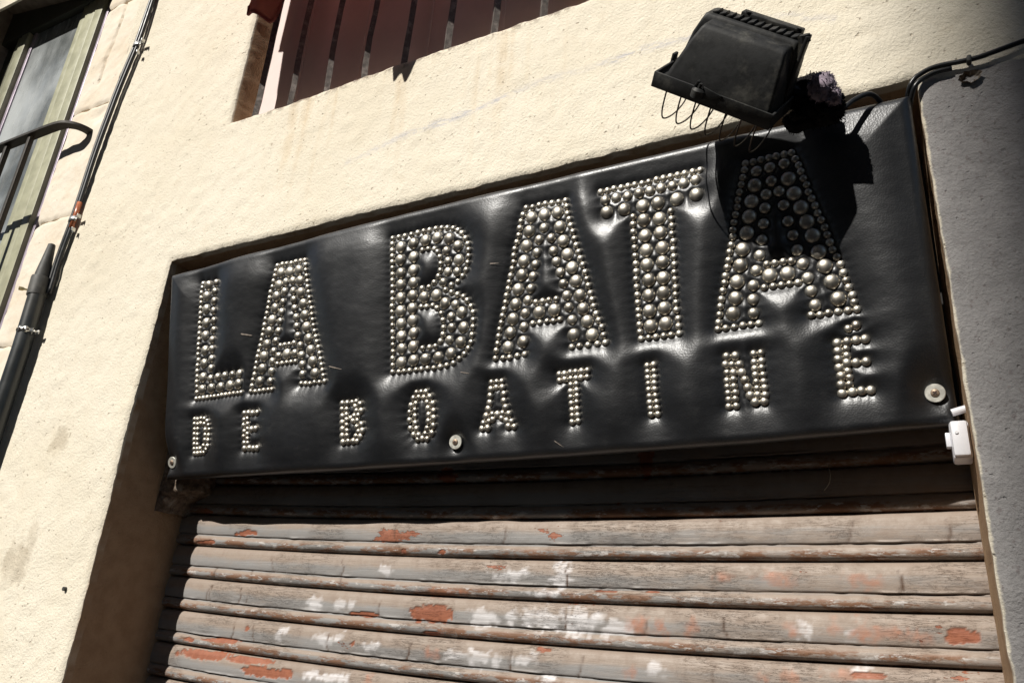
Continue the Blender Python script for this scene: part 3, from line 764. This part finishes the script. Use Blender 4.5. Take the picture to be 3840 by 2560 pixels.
# puffed leather: pulled down at every stud, swelling in between, with slack folds
def blur(a, s):
    k = np.arange(-int(3 * s) - 1, int(3 * s) + 2); w = np.exp(-.5 * (k / s) ** 2); w /= w.sum(); r = len(k) // 2
    for ax in (0, 1):
        a = np.moveaxis(a, ax, 0); p = np.concatenate([np.repeat(a[:1], r, 0), a, np.repeat(a[-1:], r, 0)])
        a = np.moveaxis(sum(w[i] * p[i:i + len(a)] for i in range(len(k))), 0, ax)
    return a
Hh = blur(-.0104 * np.exp(-(dist / .029) ** 2), 3.4) + blur(-.0058 * np.exp(-dist / .0078) - .0008 * np.exp(-dist / .004), .9)
Hh += .0105
Hh += .0009 * vnoise(U, Vv, .09, 90) + .00016 * vnoise(U * .6, Vv, .03, 91) * np.clip(dist / .02, 0, 1)
Hh += .0001 * vnoise(U, Vv * 1.8, .011, 92) * np.clip(dist / .015, 0, 1)
# the soft pull marks reaching out left of each letter and below it
ed = np.minimum(np.minimum(U - U[0], U[-1] - U), np.minimum(Vv - Vv[:, :1], Vv[:, -1:] - Vv))
RE = .013
Hh -= .0095 * np.exp(-(ed / .034) ** 2)
ed = np.clip(ed, 0, RE)
Hh -= RE - np.sqrt(np.clip(RE ** 2 - (RE - ed) ** 2, 0, None))
Hh += .0010
LV = np.stack([U, Vv, Hh], -1).reshape(-1, 3)
LF = grid_faces(nu, nv)
ring = [i * nv for i in range(nu)] + [(nu - 1) * nv + j for j in range(1, nv)] + [i * nv + nv - 1 for i in range(nu - 2, -1, -1)] + [j for j in range(nv - 2, 0, -1)]
ring = np.array(ring); back = LV[ring].copy(); back[:, 2] = -.030
nb = np.arange(len(LV), len(LV) + len(ring)); r2 = np.roll(np.arange(len(ring)), -1)
LFs = np.stack([ring[r2], ring, nb, nb[r2]], 1)
cover = link('leather_cover', npmesh('leather_cover', np.concatenate([LV, back]), np.concatenate([LF, LFs]), M['leather']), sign)
bm = bmesh.new(); box(bm, (.657, .199, -.035), (1.300, .392, .018)); link('backing_board', bmd('backing_board', bm, M['dark'], False), sign)

def dome(bm, r, h, c=(0, 0, 0), seg=16, rings=5, tilt=(0, 0)):
    prev = [bm.verts.new((c[0] + r * math.cos(a), c[1] + r * math.sin(a), c[2] - .002)) for a in [2 * math.pi * k / seg for k in range(seg)]]
    for q in range(rings):
        th = q / rings * math.pi / 2
        rr, zz = r * math.cos(th) ** .9, h * math.sin(th)
        cur = [bm.verts.new((c[0] + rr * math.cos(a) + tilt[0] * zz, c[1] + rr * math.sin(a) + tilt[1] * zz, c[2] + zz)) for a in [2 * math.pi * k / seg for k in range(seg)]]
        for k in range(seg): bm.faces.new((prev[k], prev[(k + 1) % seg], cur[(k + 1) % seg], cur[k]))
        prev = cur
    t = bm.verts.new((c[0] + tilt[0] * h, c[1] + tilt[1] * h, c[2] + h))
    for k in range(seg): bm.faces.new((prev[k], prev[(k + 1) % seg], t))
SM = {}
for c, hh_ in (('b', .62), ('m', .66), ('S', .76)):
    bm = bmesh.new(); dome(bm, RAD[c], RAD[c] * hh_, seg=20 if c == 'b' else 16); SM[c] = bmd('stud_' + c, bm, M['nickel'], True, None)
def zat(u, v):
    iu = min(nu - 2, max(1, int((u - .002) / 1.311 * (nu - 1)))); jv = min(nv - 2, max(1, int(round((v - np.interp(u / 1.313, [0, .32, .63, .82, 1], [-.007, -.008, -.006, -.003, .004])) / (topv[iu, 0] - botv[iu, 0]) * (nv - 1)))))
    return float(Hh[iu - 1:iu + 2, jv - 1:jv + 2].mean()) + .0004
cnt = 0
sbm = bmesh.new()
for u, v, c in studs:
    if c != 's' and cnt < 300:
        o = link('stud', SM[c], sign, (u, v, zat(u, v) + random.uniform(-.0005, .0005)))
        o.rotation_euler = (random.uniform(-.13, .13), random.uniform(-.13, .13), random.uniform(0, 6))
        o.scale = (1, 1, random.uniform(.93, 1.07)); cnt += 1
    else:
        dome(sbm, RAD[c] * random.uniform(.97, 1.03), RAD[c] * .78, (u, v, zat(u, v) + random.uniform(-.0004, .0004)), 12, 4, (random.uniform(-.08, .08), random.uniform(-.08, .08)))
ss = link('small_studs', bmd('small_studs', sbm, M['nickel'], True, None), sign); ss['kind'] = 'stuff'
for q, (u, v) in enumerate(WASH):
    bm = bmesh.new()
    rr = .0108
    tube(bm, [(0, 0, -.0012), (0, 0, .0004), (0, 0, .0011)], [rr, rr, rr * .95], 32)
    w = link('washer', bmd('washer', bm, M['washer'], True, 30), sign, (u, v, zat(u, v) + .0032))
    w.rotation_euler = ((.10, .02, 0), (-.06, .05, 0), (-.05, -.08, 0))[q]
    bm = bmesh.new(); tube(bm, [(0, 0, 0), (0, 0, .0018), (0, 0, .0026), (0, 0, .0029)], [.0047, .0047, .0038, .0015], 18)
    s = link('screw', bmd('screw', bm, M['screw'], True, 40), w)
    bm = bmesh.new(); box(bm, (0, 0, .0027), (.0052, .0013, .0009), Matrix.Rotation(.4 + q, 3, 'Z')); box(bm, (0, 0, .00275), (.0013, .0052, .0009), Matrix.Rotation(.4 + q, 3, 'Z'))
    link('screw_slot', bmd('screw_slot', bm, M['slot'], False), w)
# scuffs in the leather
for (a, b), (c, d), w in (((.211, .245), (.233, .240), .0026), ((.413, .165), (.444, .156), .0017), ((.669, .129), (.685, .125), .0011), ((.817, .017), (.830, .007), .0010), ((.728, .288), (.742, .287), .0015)):
    p, q = Vector((a, b, 0)), Vector((c, d, 0)); n = Vector((-(q - p).y, (q - p).x, 0)).normalized()
    bm = bmesh.new(); lo, hi = [], []
    for k in range(9):
        t = k / 8; ctr = p.lerp(q, t); wd = .75 * w * (math.sin(math.pi * min(1, t * .8 + .2)) * .6 + random.uniform(0, .35))
        iu = min(nu - 1, max(0, int(ctr.x / 1.3125 * (nu - 1)))); jv = min(nv - 1, max(0, int((ctr.y + .007) / .41 * (nv - 1))))
        z = max(float(Hh[max(iu - 2, 0):iu + 3, max(jv - 2, 0):jv + 3].max()), 0 * -1) if False else float(Hh[max(iu - 2, 0):iu + 3, max(jv - 2, 0):jv + 3].max())
        lo.append(bm.verts.new(ctr - n * wd + Vector((0, 0, z + .0004)))); hi.append(bm.verts.new(ctr + n * wd * .8 + Vector((0, 0, z + .0004))))
    for k in range(8): bm.faces.new((lo[k], lo[k + 1], hi[k + 1], hi[k]))
    link('scuff', bmd('scuff', bm, M['soffit'], False), sign)

# ------------------------------------------------------------------ floodlight in front of the sign
FO = Vector((1.0635, -.1533, 2.3197))
E1 = Vector((.83040, .25950, -.49305)); E2 = Vector((.24668, .62223, .74295)); E3 = Vector((.49959, -.73857, .45269))
fl = empty('floodlight', FO)
fl.rotation_euler = Matrix((E1, E2, E3)).transposed().to_euler()
fin(fl, 'black metal floodlight with wire guard hung in front of the sign', 'floodlight')
W_, D_ = .155, .093
bm = bmesh.new()
for c, s in (((W_ / 2, .0015, .004), (W_, .003, .019)), ((W_ / 2, D_ - .0015, .004), (W_, .003, .019)),
             ((.0015, D_ / 2, .004), (.003, D_ - .006, .019)), ((W_ - .0015, D_ / 2, .004), (.003, D_ - .006, .019))):
    box(bm, c, s, bev=.0006)
box(bm, (W_ / 2, D_ / 2, .0075), (W_ - .006, D_ - .006, .002))
link('rim', bmd('rim', bm, M['lamp']), fl)
bm = bmesh.new(); box(bm, (W_ / 2, D_ / 2, -.001), (W_ - .008, D_ - .008, .003)); link('front_glass', bmd('front_glass', bm, M['glass']), fl)
def loft(secs, n_round=5):
    """secs: (p0,p1,q0,q1,h,r) rounded rectangles stacked along h"""
    bm = bmesh.new(); prev = None
    for p0, p1, q0, q1, h, r in secs:
        cur = []
        for cx, cy, a0 in ((p1 - r, q1 - r, 0), (p0 + r, q1 - r, 1), (p0 + r, q0 + r, 2), (p1 - r, q0 + r, 3)):
            for k in range(n_round):
                a = (a0 + k / (n_round - 1)) * math.pi / 2
                cur.append(bm.verts.new((cx + r * math.cos(a), cy + r * math.sin(a), h)))
        if prev:
            for k in range(len(cur)): bm.faces.new((prev[k], prev[(k + 1) % len(cur)], cur[(k + 1) % len(cur)], cur[k]))
        else: bm.faces.new(cur[::-1])
        prev = cur
    bm.faces.new(prev)
    return bm
bm = loft([(.012, .1505, .006, .088, .0082, .006), (.0125, .150, .0065, .088, .013, .006), (.026, .1415, .020, .088, .055, .004),
           (.0320, .1380, .0265, .088, .0705, .004), (.0342, .1365, .0295, .088, .0740, .004), (.0375, .1335, .034, .087, .0755, .004)])
link('reflector_housing', bmd('reflector_housing', bm, M['lamp'], True, 50), fl)
bm = loft([(.006, .1505, .052, .0885, .0095, .004), (.015, .1475, .053, .089, .055, .004), (.0212, .143, .0535, .089, .072, .004),
           (.0235, .1405, .055, .089, .0780, .004), (.027, .138, .058, .088, .0798, .004)])
link('rear_housing', bmd('rear_housing', bm, M['lamp'], True, 50), fl)
for q in range(12):
    bm = bmesh.new(); p = .034 + q * .0090
    box(bm, (p, .069, .0812), (.0080, .015, .0036), Matrix.Rotation(-.38, 3, 'Y'), bev=.0005)
    link('cooling_fin', bmd('cooling_fin', bm, M['lamp']), fl)
bm = bmesh.new(); box(bm, (.098, .083, .0830), (.076, .014, .0085), bev=.0012)
tb = link('terminal_box', bmd('terminal_box', bm, M['lamp']), fl)
for p in (.068, .131):
    bm = bmesh.new(); tube(bm, [(p, .0785, .0870), (p, .0785, .0888)], .0035, 12); link('screw_boss', bmd('screw_boss', bm, M['lamp']), tb)
bm = bmesh.new()
box(bm, (.1490, .058, .046), (.004, .014, .088), bev=.001)
tube(bm, [(.1480, .058, .082), (.1440, .058, .0895)], .006, 10)
link('side_bracket', bmd('side_bracket', bm, M['lamp']), fl)
bm = bmesh.new(); box(bm, (-.0005, .058, .010), (.004, .012, .024), bev=.001)
link('side_lug', bmd('side_lug', bm, M['lamp']), fl)
# latch on the lower edge
bm = bmesh.new()
tube(bm, [(.062, -.004, .004), (.062, -.004, .0125), (.062, -.0035, .014)], [.0085, .0085, .006], 16)
tube(bm, [(.062, -.004, .013), (.062, -.004, .0205)], .0024, 8)
box(bm, (.0775, -.0035, .0095), (.024, .0025, .014), Matrix.Rotation(.14, 3, 'Y'), bev=.0005)
box(bm, (.057, -.002, .017), (.003, .006, .011), Matrix.Rotation(.3, 3, 'Y'), bev=.0004)
link('latch', bmd('latch', bm, M['lamp']), fl)
for q in range(7):
    bm = bmesh.new(); p = .0215 + q * .0198
    tube(bm, spline([(p, .001, .000), (p, .0010, -.016), (p, .004, -.032), (p, .016, -.045), (p, .046, -.050), (p, .074, -.045), (p, .088, -.032), (p, .0918, -.016), (p, .092, .0)], 4), .00105, 6)
    link('guard_wire', bmd('guard_wire', bm, M['wire']), fl)
# bracket arm into the wall above the sign
arm = bmesh.new()
Mi = fl.rotation_euler.to_matrix().inverted()
loc = lambda p: Mi @ (Vector(p) - FO)
tube(arm, [loc((1.205, -.075, 2.325)), loc((1.236, -.062, 2.312)), loc((1.25, -.03, 2.326)), loc((1.252, .06, 2.338))], .0065, 8)
link('bracket_arm', bmd('bracket_arm', arm, M['lamp']), fl)

# frayed cloth wound round the bracket
rag = empty('frayed_cloth_wrap', (1.241, -.062, 2.304))
fin(rag, 'ragged black and mauve cloth wound round the floodlight bracket', 'cloth')
def lump(name, c, s, mat, seed, parent, fib, fibr):
    bm = bmesh.new()
    bmesh.ops.create_icosphere(bm, subdivisions=4, radius=1)
    rr = np.array([v.co[:] for v in bm.verts])
    n = .22 * vnoise(rr[:, 0] + rr[:, 2] * .7, rr[:, 1], .5, seed) + .14 * vnoise(rr[:, 1] + rr[:, 0] * .5, rr[:, 2], .2, seed + 1) + .07 * vnoise(rr[:, 2] - rr[:, 1], rr[:, 0], .08, seed + 2)
    for v, k in zip(bm.verts, n):
        v.co = Vector([math.copysign(abs(a) ** .75, a) * b * (1 + k) for a, b in zip(v.co, s)]) + Vector(c)
    vs = list(bm.verts)
    rnd = random.Random(seed)
    for _ in range(fib):
        v = rnd.choice(vs); d = (v.co - Vector(c)).normalized()
        t = Vector([rnd.uniform(-1, 1) for _ in range(3)]).normalized()
        p0 = v.co - d * .001; L = rnd.uniform(.5, 1) * fibr
        p1 = p0 + d * L * .7 + t * L * .4; p2 = p1 + d * L * .1 + t * L * .6 + Vector((0, 0, -L * .3))
        w = t.cross(d).normalized() * rnd.uniform(.0003, .0007)
        q = [bm.verts.new(x) for x in (p0 - w, p0 + w, p1 + w, p1 - w, p2)]
        bm.faces.new((q[0], q[1], q[2], q[3])); bm.faces.new((q[3], q[2], q[4]))
    return link(name, bmd(name, bm, M[mat], True, None), parent)
lump('cloth_fold', (-.012, .002, .012), (.020, .016, .022), 'rag', 3, rag, 600, .004)
lump('cloth_fold', (.012, .004, -.018), (.016, .015, .014), 'rag', 5, rag, 600, .0045)
lump('torn_strip', (.010, -.020, .002), (.0145, .010, .0175), 'rag2', 8, rag, 900, .0028)
lump('torn_strip', (.020, -.014, -.012), (.0085, .009, .010), 'rag2', 9, rag, 500, .0026)
lump('cloth_fold', (-.018, .008, -.016), (.020, .016, .012), 'rag', 12, rag, 400, .004)
bm = bmesh.new()
tube(bm, [Vector((.012, -.006, -.010)) + Vector((math.cos(a) * .011 + .008, 0, math.sin(a) * .014 - .006)) for a in np.linspace(.3, 6.0, 16)], [.0022 + .0008 * math.sin(k * 2.3) for k in range(16)], 6)
link('cloth_loop', bmd('cloth_loop', bm, M['rag']), rag)

def cable(name, pts, r, label, n=8, mat='rubber', group=None, seg=6):
    bm = bmesh.new(); tube(bm, spline(pts, seg), r, n)
    return fin(link(name, bmd(name, bm, M[mat], True, None)), label, 'cable', group)
cable('power_cable', [(1.250, -.052, 2.292), (1.266, -.046, 2.294), (1.280, -.040, 2.307), (1.296, -.031, 2.3185), (1.306, -.018, 2.3195), (1.313, .004, 2.3155), (1.317, .03, 2.31)], .0032, 'short black cable from the floodlight over the top edge of the sign')
c1 = cable('clipped_cable', [(1.333, .06, 2.30), (1.337, .018, 2.315), (1.3415, -.006, 2.328), (1.348, -.0105, 2.3385), (1.357, -.010, 2.3452), (1.3685, -.0095, 2.3498), (1.382, -.009, 2.351), (1.4, -.009, 2.3495), (1.418, -.009, 2.3492), (1.44, -.009, 2.3525), (1.47, -.009, 2.357), (1.53, -.009, 2.362)], .0031, 'black cable clipped across the shaded wall right of the sign')
bm = bmesh.new()
tube(bm, spline([(1.336, .06, 2.297), (1.340, .015, 2.311), (1.3455, -.006, 2.3245), (1.352, -.0095, 2.3335), (1.362, -.008, 2.3405), (1.374, -.007, 2.3448), (1.39, -.006, 2.3455)], 5), .003, 8)
link('second_core', bmd('second_core', bm, M['rubber'], True, None), c1)
bm = bmesh.new(); box(bm, (1.4085, -.009, 2.3485), (.0055, .011, .0095), Matrix.Rotation(.08, 3, 'Y'), bev=.0022)
link('clip', bmd('clip', bm, M['collar']), c1)

# ------------------------------------------------------------------ white junction box under the sign's corner
jb = empty('junction_box', (1.338, .06, 1.901))
fin(jb, 'small white plastic junction box on the jamb below the right end of the sign', 'box')
bm = bmesh.new(); box(bm, (.0045, .012, .004), (.019, .032, .042), bev=.003); link('box_body', bmd('box_body', bm, M['plastic']), jb)
bm = bmesh.new(); box(bm, (.0040, -.0075, .004), (.0165, .008, .039), bev=.0025); link('box_lid', bmd('box_lid', bm, M['plastic']), jb)
bm = bmesh.new(); box(bm, (-.0075, .004, .005), (.005, .011, .016), bev=.001); link('side_clip', bmd('side_clip', bm, M['plastic']), jb)
bm = bmesh.new(); tube(bm, [(.001, -.011, .010), (.001, -.0128, .010)], .0018, 10); link('screw', bmd('screw', bm, M['plastic']), jb)
bm = bmesh.new(); tube(bm, [(1.338, .069, 1.939), (1.345, .069, 1.941), (1.357, .069, 1.944)], .0042, 12)
fin(link('conduit_stub', bmd('conduit_stub', bm, M['plastic'])), 'short white conduit stub above the white junction box', 'conduit')

# ------------------------------------------------------------------ drainpipe and cables on the left
dp = empty('drainpipe', (-.393, -.023, 0))
fin(dp, 'thick black plastic pipe running up the wall left of the shutter', 'pipe')
bm = bmesh.new(); tube(bm, [(-.006, 0, 1.2), (-.002, 0, 1.9), (.001, 0, 2.2), (-.005, 0, 2.34)], .0182, 24); link('pipe_length', bmd('pipe_length', bm, M['pipe']), dp)
bm = bmesh.new(); tube(bm, [(-.006, 0, 2.322), (-.006, 0, 2.3225), (-.009, 0, 2.366), (-.009, 0, 2.3685), (-.009, 0, 2.3695)], [.0188, .0206, .0208, .020, .017], 24); link('collar', bmd('collar', bm, M['collar']), dp)
bm = bmesh.new(); tube(bm, [(-.009, 0, 2.366), (-.010, .000, 2.378), (-.013, .001, 2.412), (-.017, .003, 2.450), (-.018, .003, 2.456), (-.018, .003, 2.457)], [.0162, .0155, .0118, .0084, .0078, .006], 20); link('cone', bmd('cone', bm, M['collar']), dp)
bm = bmesh.new()
tube(bm, [(-.020, -.010, 2.335), (-.026, -.018, 2.335), (-.029, -.021, 2.335), (-.034, -.027, 2.335)], [.0022, .0022, .0046, .0046], 6)
link('bolt', bmd('bolt', bm, M['brass']), dp)
bm = bmesh.new()
prev = None
for k in range(29):
    a = math.pi * (1.02 + k / 28 * 1.02); wz = .0054 + .0020 * math.cos(k / 28 * 12 * math.pi / 1.5)
    c = (math.cos(a) * .0192 + .001, math.sin(a) * .0192, 2.236)
    cur = [bm.verts.new((c[0], c[1], c[2] - wz)), bm.verts.new((c[0], c[1], c[2] + wz))]
    if prev: bm.faces.new((prev[0], cur[0], cur[1], prev[1]))
    prev = cur
st = link('strap', bmd('strap', bm, M['zinc']), dp)
so_ = st.modifiers.new('thickness', 'SOLIDIFY'); so_.thickness = .0012
for k in (7, 11, 15, 19, 23):
    a = math.pi * (1.02 + (k + .0) / 28 * 1.02); bm = bmesh.new()
    d = Vector((math.cos(a), math.sin(a), 0)); p = Vector((.001, 0, 2.236)) + d * .0200
    tube(bm, [p - d * .001, p + d * .0006], .0024, 10); link('strap_hole', bmd('strap_hole', bm, M['slot']), st)
bm = bmesh.new(); box(bm, (.026, .008, 2.234), (.014, .003, .009), bev=.0008); tube(bm, [(.028, .007, 2.234), (.028, .000, 2.234)], .0026, 8); link('strap_lug', bmd('strap_lug', bm, M['zinc']), st)

CP = [(-.331, 3.26), (-.336, 3.173), (-.339, 3.099), (-.343, 3.027), (-.354, 2.955), (-.363, 2.885), (-.369, 2.813), (-.374, 2.739), (-.376, 2.676), (-.376, 2.600), (-.377, 2.544), (-.379, 2.499), (-.384, 2.44), (-.386, 2.40), (-.384, 2.33)]
cable('wall_cable', [(x - .001, -.0115, z) for x, z in CP], .0052, 'left of the two black cables climbing the wall above the pipe', 10, group='black cables on the left of the wall')
c2 = cable('wall_cable', [(x + .0092 + .001 * math.sin(z * 9), -.0115, z) for x, z in CP], .0048, 'right of the two black cables, with a copper coloured taped length', 10, group='black cables on the left of the wall')
bm = bmesh.new(); tube(bm, [(-.3685, -.0115, 2.565), (-.3685, -.0115, 2.535), (-.3700, -.0115, 2.497)], .0056, 10); link('copper_tape', bmd('copper_tape', bm, M['copper'], True, None), c2)
def clamp(x, z, label):
    o = empty('pipe_clamp', (x - .003, -.0115, z)); fin(o, label, 'clamp', 'clamps holding the black cables')
    bm = bmesh.new(); prev = None
    for k in range(13):
        a = math.pi * (.95 + k / 12 * 1.1)
        c = (math.cos(a) * .0125 + .006, math.sin(a) * .0068)
        cur = [bm.verts.new((c[0], c[1], -.0065)), bm.verts.new((c[0], c[1], .0065))]
        if prev: bm.faces.new((prev[0], cur[0], cur[1], prev[1]))
        prev = cur
    s = link('band', bmd('band', bm, M['zinc']), o); md = s.modifiers.new('thickness', 'SOLIDIFY'); md.thickness = .001
    bm = bmesh.new(); box(bm, (.028, -.001, .0005), (.018, .0022, .009), bev=.0006); box(bm, (.036, -.005, .0005), (.0025, .010, .009), bev=.0005); link('lug', bmd('lug', bm, M['zinc']), o)
    bm = bmesh.new(); tube(bm, [(.028, -.002, 0), (.028, -.006, 0)], .0028, 6); link('screw', bmd('screw', bm, M['zinc']), o)
    bm = bmesh.new(); box(bm, (.024, .000, -.032), (.008, .003, .010), bev=.0008); box(bm, (.028, -.004, -.032), (.002, .009, .009), bev=.0005); link('wall_hook', bmd('wall_hook', bm, M['zinc']), o)
clamp(-.341, 3.022, 'upper galvanised clamp holding the two black cables')
clamp(-.378, 2.520, 'lower galvanised clamp beside the copper coloured tape')

# ------------------------------------------------------------------ washing hung in front of the barred window
def garment(name, outline, y, label, seed, drop=.5):
    """outline: list of (x, z of the hem) along the lower edge; cloth rises by drop above it"""
    bm = bmesh.new()
    xs_ = np.linspace(outline[0][0], outline[-1][0], 90)
    hem = np.interp(xs_, [p[0] for p in outline], [p[1] for p in outline])
    g = []
    top = max(hem) + drop
    for i, x in enumerate(xs_):
        col = []
        for j in range(16):
            t = j / 15
            tz = hem[i] + (top - hem[i]) * t ** 1.3
            fold = .010 * math.sin(x * 60 + seed) * (1 - t * .5) + .006 * math.sin(x * 23 + seed * 2 + t * 3)
            col.append(bm.verts.new((x, y + fold + (-.004 if j == 0 else 0), tz)))
        g.append(col)
    for i in range(89):
        for j in range(15): bm.faces.new((g[i][j], g[i + 1][j], g[i + 1][j + 1], g[i][j + 1]))
    o = link(name, bmd(name, bm, M['cloth'], True, None))
    md = o.modifiers.new('thickness', 'SOLIDIFY'); md.thickness = .0016
    hm = bmesh.new()
    tube(hm, [(x, y + .010 * math.sin(x * 60 + seed) + .006 * math.sin(x * 23 + seed * 2) - .002, z + .0015) for x, z in zip(xs_, hem)], .0032, 6)
    link('hem', bmd('hem', hm, M['cloth'], True, None), o)
    return fin(o, label, 'laundry', 'washing at the barred window')
garment('hanging_cloth', [(.118, 2.925), (.122, 2.900), (.145, 2.888), (.175, 2.868), (.197, 2.850), (.203, 2.856), (.212, 2.90)], -.052, 'maroon cloth with a hem hanging at the left edge of the barred window', 1)
garment('hanging_cloth', [(.022, 3.14), (.045, 3.125), (.048, 3.03), (.062, 2.957), (.3, 2.955), (.42, 2.95), (.432, 2.84), (.452, 2.86), (.468, 2.815), (.487, 2.85), (.5, 2.95), (.92, 2.955)], -.25, 'maroon washing hung across the front of the barred window', 4)
